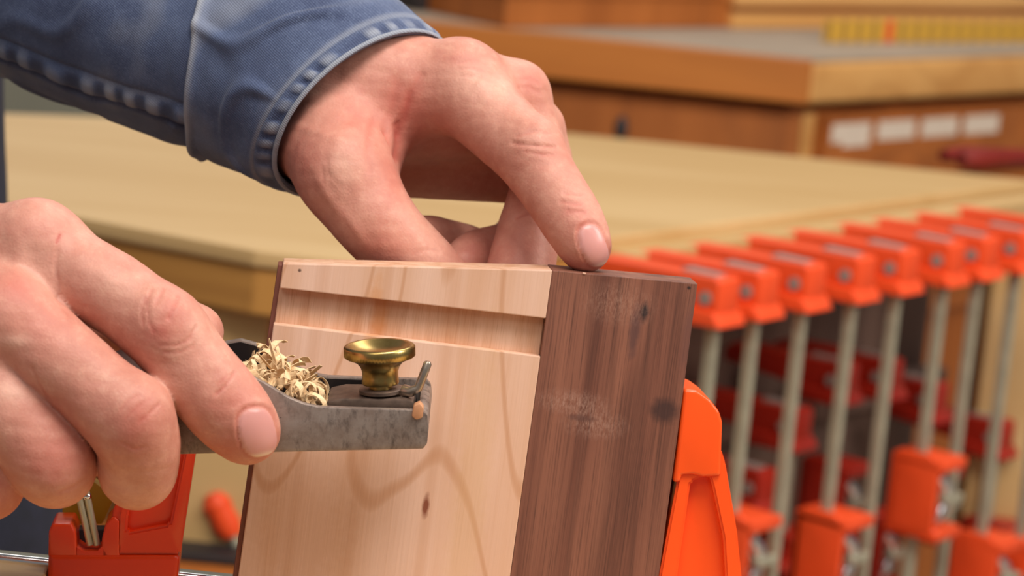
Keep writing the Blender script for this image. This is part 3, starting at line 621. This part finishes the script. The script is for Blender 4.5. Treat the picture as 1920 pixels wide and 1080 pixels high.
LS.patch(610, 360, 10, 60, 0, 0, .5, -.5); LS.patch(655, 415, 9, 60, .12, 0, .45, -.65); LS.patch(600, 250, 60, 8, 0, 0, .35, .3); LS.patch(905, 150, 9, 50, 0, 0, .35, .6)
LS.done()
# ---- right hand, nearer to the viewer, round the block plane
R = Field(V(-330, 1010, 40)-np.float32((4, 8, 56)), V(540, 350, 70)+np.float32((4, 6, 42)), .8)
for a, b in (((-330, 560, 46, 24), (-190, 500, 54, 21)), ((-330, 620, 50, 26), (-190, 600, 60, 24)), ((-330, 680, 50, 24), (-190, 690, 58, 20))): R.cone(V(*a[:3]), V(*b[:3]), a[3], b[3], 12)
for a, b in (((-190, 490, 54, 20), (72, 478, 66, 15.6)), ((-190, 560, 62, 20), (18, 592, 81, 14.4)), ((-190, 640, 62, 20), (-30, 708, 82, 13.8)), ((-190, 710, 58, 18), (-86, 800, 76, 12))): R.cone(V(*a[:3]), V(*b[:3]), a[3], b[3], 9)
R.cone(V(-150, 600, 56), V(0, 590, 64), 18, 14, 8)
R.fingers([([(72, 476, 66, 15.6), (140, 516, 71, 13.2), (218, 552, 75, 12.), (314, 628, 78, 12.2), (358, 684, 78, 11.8), (402, 739, 77, 12.2), (440, 782, 75, 11.6), (466, 812, 72, 9.7)], 5),
  ([(18, 592, 81, 14.4), (96, 660, 87, 12.6), (164, 716, 89, 12.), (241, 790, 89, 12.8), (261, 832, 83, 12.1), (258, 884, 74, 11.6), (250, 880, 58, 10.4), (246, 868, 42, 9)], 4),
  ([(-30, 708, 82, 13.8), (30, 781, 86, 12.4), (93, 862, 85, 12.8), (104, 878, 74, 12), (100, 878, 58, 10.6), (98, 868, 44, 9)], 4),
  ([(-86, 800, 76, 12), (-60, 850, 78, 11.4), (-28, 902, 77, 11.6), (-22, 908, 64, 10.6), (-22, 900, 48, 9)], 4),
  ([(-170, 540, 34, 19), (60, 560, 8, 14), (180, 585, 5, 11.6), (290, 605, 4, 11), (345, 618, 5, 9.2), (373, 623, 6, 8.1)], 5)])
R.cone(V(88, 545, 68), V(104, 578, 74), 8, 6, 4); R.cone(V(14, 656, 78), V(56, 706, 82), 7.5, 5.5, 4)
R.ball((62, 440, 72), 9.5, 9); R.ball((310, 606, 82), 9.6, 8); R.ball((255, 768, 93), 9.2, 8); R.ball((6, 596, 88), 10, 9)
RS = Skin(R)
RS.fingernail(483, 811, 47, 35, .22, .97, (50, 100))
zi = (50, 110)
for pts, dp in (([(306, 541), (300, 556), (292, 570)], .25), ([(334, 556), (326, 576), (316, 598)], .5), ([(272, 560), (266, 580), (268, 610)], .3), ([(284, 545), (276, 566), (278, 600), (288, 622)], .3), ([(300, 648), (330, 648), (356, 636), (368, 612)], .35), ([(306, 660), (338, 660), (364, 648)], .18), ([(405, 740), (424, 722), (440, 698)], .55), ([(408, 722), (426, 704)], .18)):
    RS.crease(pts, dp, 2.8, .3, zi, .06)
for pts, dp in (([(262, 790), (280, 776), (298, 758)], .35), ([(228, 768), (240, 752), (262, 740)], .25), ([(236, 784), (256, 764), (282, 748)], .15), ([(228, 830), (252, 842), (276, 838)], .2), ([(108, 470), (104, 510), (112, 560), (130, 592)], .45), ([(60, 690), (72, 720), (86, 745)], .4), ([(118, 436), (108, 462)], .2), ([(110, 925), (140, 912), (162, 896)], .2)):
    RS.crease(pts, dp, 3., .18, zi)
RS.crease([(112, 440), (107, 454)], .25, 2.6, 1.1, zi)
RS.patch(70, 505, 26, 60, 0, .18, -.8, -.25); RS.patch(112, 540, 20, 50, 0, .2, -1.0)
RS.patch(30, 640, 30, 14, 0, .35, .3); RS.patch(20, 735, 30, 14, 0, .3, .2); RS.patch(200, 520, 70, 22, 0, .15, .35, .55)
for p in ((320, 592, 34, 34, .38, 0), (296, 626, 30, 20, .5, 0), (445, 750, 60, 40, .42, 0), (30, 540, 40, 30, .5, 0), (60, 430, 60, 26, .25, 0), (90, 600, 50, 50, .3, 0), (262, 775, 34, 34, .4, 0), (250, 830, 60, 50, .3, 0), (110, 870, 60, 60, .42, 0), (140, 760, 60, 40, .2, 0), (430, 840, 40, 24, .5, 0), (20, 660, 60, 40, .2, 0), (200, 500, 60, 30, .12, 0), (370, 620, 14, 40, 0, .12), (0, 930, 40, 60, .35, 0)): RS.patch(*p, zr=None)
RS.done()
# ---- arms and trunk under the clothes (coarse), so that the hands belong to one body
B = Field(V(-1600, 3000, -560)-np.float32((60, 20, 60)), V(620, -2300, 110)+np.float32((10, 60, 10)), 9.)
TC = V(-688, 200, -330)                        # middle of the trunk, turned half towards the boards
lft = np.float32((.64, 0, -.77)); fwd = np.float32((.77, 0, .64)); up3 = np.float32((0, 1, 0))
sh_l = TC+lft*180+up3*330; sh_r = TC-lft*180+up3*330; el_l = V(-560, -100, -205); el_r = V(-1350, 480, 0)
B.cone(V(560, 145, -78), V(300, 60, -105), 26, 27, 8); B.cone(V(300, 60, -105), el_l, 26, 30, 8); B.cone(el_l, sh_l, 32, 42, 20); B.cone(V(-230, 600, 54), el_r, 26, 32, 10); B.cone(el_r, sh_r, 34, 44, 20)
for k_ in (-1, 0, 1):
    o = lft*80*k_; B.cone(TC+o+up3*320, TC+o-up3*560, 82, 90, 60)
B.cone(TC+up3*380, TC+up3*480, 56, 54, 40)
bv, bf = B.mesh()
vs = np.concatenate([LS.v, RS.v, bv]); off = [0, len(LS.v), len(LS.v)+len(RS.v)]
fs = np.concatenate([LS.f+off[0], RS.f+off[1], bf+off[2]])
wv = to_world(vs); base = Vector((cam2w(Vector(TC)/1000-Vector((0, 0, D0/1000))).x, cam2w(Vector(TC)/1000-Vector((0, 0, D0/1000))).y, 0))
me = bpy.data.meshes.new('person'); nv, nf = len(vs), len(fs)
me.vertices.add(nv); me.vertices.foreach_set('co', (wv-np.array(base)).astype(np.float32).ravel())
me.loops.add(nf*4); me.loops.foreach_set('vertex_index', fs.astype(np.int32).ravel()); me.polygons.add(nf)
me.polygons.foreach_set('loop_start', np.arange(0, nf*4, 4, dtype=np.int32)); me.update(calc_edges=True); me.validate(); me.shade_smooth()
tint = np.zeros((nv, 4), np.float32); tint[:len(LS.v), :3] = LS.tint; tint[off[1]:off[2], :3] = RS.tint; tint[:len(LS.v), 3] = LS.nail; tint[off[1]:off[2], 3] = RS.nail
at = me.attributes.new('tint', 'FLOAT_COLOR', 'POINT'); at.data.foreach_set('color', np.clip(tint, 0, 1).ravel())
k = NT('skin'); av = k.n('Attribute', _attribute_name='tint'); sp = k.n('SeparateColor', Color=av.outputs['Color']); nail = av.outputs['Alpha']
co = k.coord(); m1 = k.noise(co, 38, 5, .65); m2 = k.noise(k.coord(loc=(2, 1, 0)), 240, 5, .75); fine = k.noise(co, 620, 5, .75); pores = k.n('TexVoronoi', Vector=co, Scale=1100.).outputs['Distance']
c = k.mix(k.val(m1, .35, .68), lin((210, 150, 130)), lin((188, 122, 104))); c = k.mix(k.math('MULTIPLY', k.val(m2, .5, .75), .35), c, lin((182, 110, 98)))
c = k.mix(k.math('MULTIPLY', k.val(m2, .48, .25), .3), c, lin((232, 186, 160)))
c = k.mix(k.math('MULTIPLY', sp.outputs[0], .95), c, lin((182, 84, 72))); c = k.mix(sp.outputs[1], c, lin((240, 198, 176)))
c = k.mix(nail, c, k.mix(sp.outputs[2], lin((206, 144, 136)), lin((228, 200, 178))))
k.set(Base__Color=c, Roughness=k.n('MapRange', Value=nail, To__Min=.52, To__Max=.3).outputs[0], Subsurface__Weight=.14, Subsurface__Radius=(1, .35, .2), Subsurface__Scale=.0035, IOR=1.4)
hb = k.math('ADD', k.math('MULTIPLY', fine, .6), k.math('MULTIPLY', pores, .5)); hb = k.math('MULTIPLY', hb, k.n('MapRange', Value=nail, To__Min=1., To__Max=.1).outputs[0]); k.bump(hb, .22, .0006)
me.materials.append(k.m)
pr = link('person', me, None, Matrix.Translation(base)); tag(pr, 'person in a blue denim shirt holding a block plane, one forefinger on a board', 'person')
# ---- clothing
dn = NT('denim'); co = dn.coord(); a1 = dn.noise(co, 28, 4, .6); a2 = dn.noise(co, 210, 3, .65)
tw = dn.n('TexWave', Vector=dn.coord((1, 1, 1), rot=(.5, .9, .4)), Scale=420., Distortion=1.5, Detail=1.).outputs['Fac']; wn = dn.noise(co, 1500, 2, .7)
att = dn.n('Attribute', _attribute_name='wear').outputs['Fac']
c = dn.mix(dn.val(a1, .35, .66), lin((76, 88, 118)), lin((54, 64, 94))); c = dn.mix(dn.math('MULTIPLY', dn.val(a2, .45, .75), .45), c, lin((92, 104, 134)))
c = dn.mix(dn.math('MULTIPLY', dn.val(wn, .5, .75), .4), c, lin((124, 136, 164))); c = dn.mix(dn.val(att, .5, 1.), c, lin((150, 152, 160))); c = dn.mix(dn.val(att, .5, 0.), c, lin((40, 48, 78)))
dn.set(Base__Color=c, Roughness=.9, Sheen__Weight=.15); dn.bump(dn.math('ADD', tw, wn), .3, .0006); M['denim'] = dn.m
M['apron'] = plain('navy_apron_cloth', (22, 22, 38), .9, var=.3, scale=120); M['jeans'] = plain('dark_jeans_cloth', (46, 52, 76), .9, var=.35, scale=160)
def loft(name, rings, na, nb, mat, parent, disp=None, thick=1.1, closed=True, arc=(0, 2*math.pi), wear=None):
    # rings: (centre, u, v) in mm; smooth path through them
    R_ = [np.concatenate(r) for r in rings]; m = len(R_); rows = []
    ts = np.linspace(0, m-1, nb)
    for t in ts:
        i = min(int(t), m-2); q = t-i; p0, p1, p2, p3 = R_[max(i-1, 0)], R_[i], R_[i+1], R_[min(i+2, m-1)]
        rows.append(.5*((2*p1)+(p2-p0)*q+(2*p0-5*p1+4*p2-p3)*q*q+(3*p1-p0-3*p2+p3)*q**3))
    th = np.linspace(arc[0], arc[1], na, endpoint=not closed); rows = np.array(rows)
    v = rows[:, None, :3]+np.cos(th)[None, :, None]*rows[:, None, 3:6]+np.sin(th)[None, :, None]*rows[:, None, 6:9]
    nr = np.cross(np.gradient(v, axis=0), np.roll(v, -1, 1)-np.roll(v, 1, 1)); out = v-rows[:, None, :3]
    nr /= np.linalg.norm(nr, axis=2, keepdims=True)+1e-9; nr *= np.sign((nr*out).sum(2, keepdims=True)+1e-9)
    W = np.full(v.shape[:2], .5)
    if disp is not None:
        dd, W = disp(ts[:, None], th[None, :], v); v = v+nr*dd[..., None]
    a, b = v.shape[:2]; id_ = np.arange(a*b).reshape(a, b); nx = np.roll(id_, -1, 1) if closed else id_[:, 1:]
    A = id_ if closed else id_[:, :-1]; f = np.stack([A[:-1], nx[:-1], nx[1:], A[1:]], -1).reshape(-1, 4)
    p = to_world(v.reshape(-1, 3))-np.array(base); o = link(name, mesh(name, p, f, mat, True), parent)
    at = o.data.attributes.new('wear', 'FLOAT', 'POINT'); at.data.foreach_set('value', np.broadcast_to(W, (a, b)).astype(np.float32).ravel())
    sm = o.modifiers.new('thickness', 'SOLIDIFY'); sm.thickness = thick/1000; sm.offset = 0; return o
def ring(px, py, z, ux, uy, uz, vx, vy, vz):   # u and v as pixel offsets (at that depth) and millimetres in depth
    c = V(px, py, z); s = (D0-z)/F; return (c, np.float32((ux*s, -uy*s, uz)), np.float32((vx*s, -vy*s, vz)))
def fold(v, f, seed):
    g = np.random.default_rng(seed); o = 0
    for _ in range(7):
        d = g.normal(size=3); d /= np.linalg.norm(d); o = o+np.sin(v@d*f*g.uniform(.5, 1.6)+g.uniform(0, 6.28))
    return o/7
#--CLOTH--
RINGS = [ring(683, 214, -60, 143, -134, -4, -66, -60, 31), ring(640, 190, -66, 150, -150, -4, -60, -52, 34), ring(540, 130, -78, 96, -190, -2, -44, -22, 38), ring(400, 88, -92, 24, -203, 0, -12, -6, 42),
         ring(200, 36, -112, 14, -190, 0, -8, -4, 44), ring(0, -32, -135, 8, -172, 0, -6, -2, 46), ring(-300, -80, -170, 4, -180, 0, -4, -2, 48), ring(-560, -110, -205, 0, -200, 0, -30, 0, 50)]
RINGS.append((RINGS[-1][0]*.5+sh_l*.5+np.float32((-20, 0, 0)), np.float32((-20, 45, 0)), np.float32((-20, 0, 60)))); RINGS.append((sh_l+up3*20, np.float32((-50, 40, 0)), np.float32((-10, -10, 72))))
def d_cuff(t, th, v):                           # t 0 at the hem, 3 at the cuff seam
    ph = th*13+1.3*np.sin(th*3)+.8*np.sin(th*7+1)
    band = np.exp(-((t-.50)/.24)**2); puck = np.tanh(1.8*np.sin(ph*2))*band*(.75+.25*np.sin(th*9))
    cord = np.exp(-((t-.06)/.09)**2)
    d = .75*puck+1.0*cord-1.0*np.exp(-((t-.20)/.06)**2)-.55*np.exp(-((t-.88)/.07)**2)
    q = np.clip((t-.9)/.6, 0, 1)
    d = d+2.2*fold(v, .075, 3)*q+1.5*fold(v, .16, 5)*q+.5*fold(v, .4, 6)*q+2.4*q*np.exp(-(fold(v, .10, 7)/.07)**2)*np.clip(.5+1.5*fold(v, .05, 8), 0, 1)+2.0*np.exp(-((t-2.97)/.12)**2)
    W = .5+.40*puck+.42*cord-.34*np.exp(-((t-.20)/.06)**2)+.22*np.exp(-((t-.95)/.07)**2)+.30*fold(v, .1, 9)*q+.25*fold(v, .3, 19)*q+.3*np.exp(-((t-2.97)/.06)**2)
    return d, W
def d_sleeve(t, th, v):
    seam = th-2.28; sg = np.exp(-((seam-.09)/.085)**4); x = v[..., 0]
    pk = np.tanh(1.6*np.sin(x*.62+1.5*np.sin(x*.13)))
    d = 2.6*np.exp(-(fold(v, .085, 17)/.07)**2)*np.clip(.5+1.5*fold(v, .05, 18), 0, 1)+3.0*fold(v, .055, 11)+1.6*fold(v, .13, 12)+.5*fold(v, .33, 15)
    d = d+1.1*sg+.8*sg*pk-1.6*np.exp(-((seam-.23)/.04)**2)-.8*np.exp(-((seam+.05)/.03)**2)
    under = 1/(1+np.exp(-(seam-.3)*18)); d = d-1.5*under
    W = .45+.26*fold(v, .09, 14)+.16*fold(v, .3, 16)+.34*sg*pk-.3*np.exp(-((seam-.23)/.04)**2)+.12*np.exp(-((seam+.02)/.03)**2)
    return d, W
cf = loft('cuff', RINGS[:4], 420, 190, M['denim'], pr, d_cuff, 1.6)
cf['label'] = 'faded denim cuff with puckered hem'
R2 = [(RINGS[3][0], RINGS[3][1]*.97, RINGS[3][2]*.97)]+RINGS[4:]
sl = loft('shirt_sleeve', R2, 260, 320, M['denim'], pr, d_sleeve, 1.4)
# right sleeve, shirt body, apron, jeans
def tubering(c, ax, r1, r2): 
    ax = ax/np.linalg.norm(ax); u = np.cross(ax, (0, 0, 1.)); u /= np.linalg.norm(u); w_ = np.cross(u, ax); return (np.float32(c), np.float32(u*r1), np.float32(w_*r2))
wr = V(-330, 612, 50)
loft('shirt_sleeve', [tubering(wr*(1-q)+el_r*q, el_r-wr, 43+6*q, 40+6*q) for q in (0, .3, .6, .9)]+[tubering(el_r*(1-q)+sh_r*q, (sh_r-el_r)*.7+(el_r-wr)*.3*(1-q), 54+6*q, 54+4*q) for q in (.3, .6, 1.)], 120, 120, M['denim'], pr, lambda t, th, v: (2.4*fold(v, .06, 21)+1.2*fold(v, .15, 22), .45+.25*fold(v, .1, 23)), 1.4)
def body(dy, half, deep, push=0.): return (TC+up3*dy+fwd*push, np.float32(fwd*deep), np.float32(lft*half))
loft('shirt_body', [body(420, 70, 66), body(370, 150, 84), body(310, 196, 108), body(150, 196, 122), body(-80, 186, 122), body(-330, 190, 124)], 160, 120, M['denim'], pr, lambda t, th, v: (2.*fold(v, .05, 31)+fold(v, .13, 32), .4+.2*fold(v, .08, 33)), 1.4)
loft('apron', [body(240, 128, 130), body(100, 178, 134), body(-20, 188, 134), body(-110, 188, 138, 4), body(-160, 192, 154, 26), body(-260, 196, 156, 28), body(-420, 200, 152, 22)], 120, 140, M['apron'], pr, lambda t, th, v: (1.6*fold(v, .06, 41), .5+0*t*th), 1.6, closed=False, arc=(-1.45, 1.45))
for sgn in (-1, 1):
    loft('trouser_leg', [(TC+up3*dy+lft*sgn*o, np.float32(fwd*a), np.float32(lft*b_)) for dy, o, a, b_ in ((-300, 84, 112, 96), (-450, 88, 104, 94), (-700, 88, 82, 80), (-1000, 90, 74, 72), (-1118, 90, 80, 72))], 60, 60, M['jeans'], pr, lambda t, th, v: (2.*fold(v, .05, 51), .5+0*t*th), 1.4)
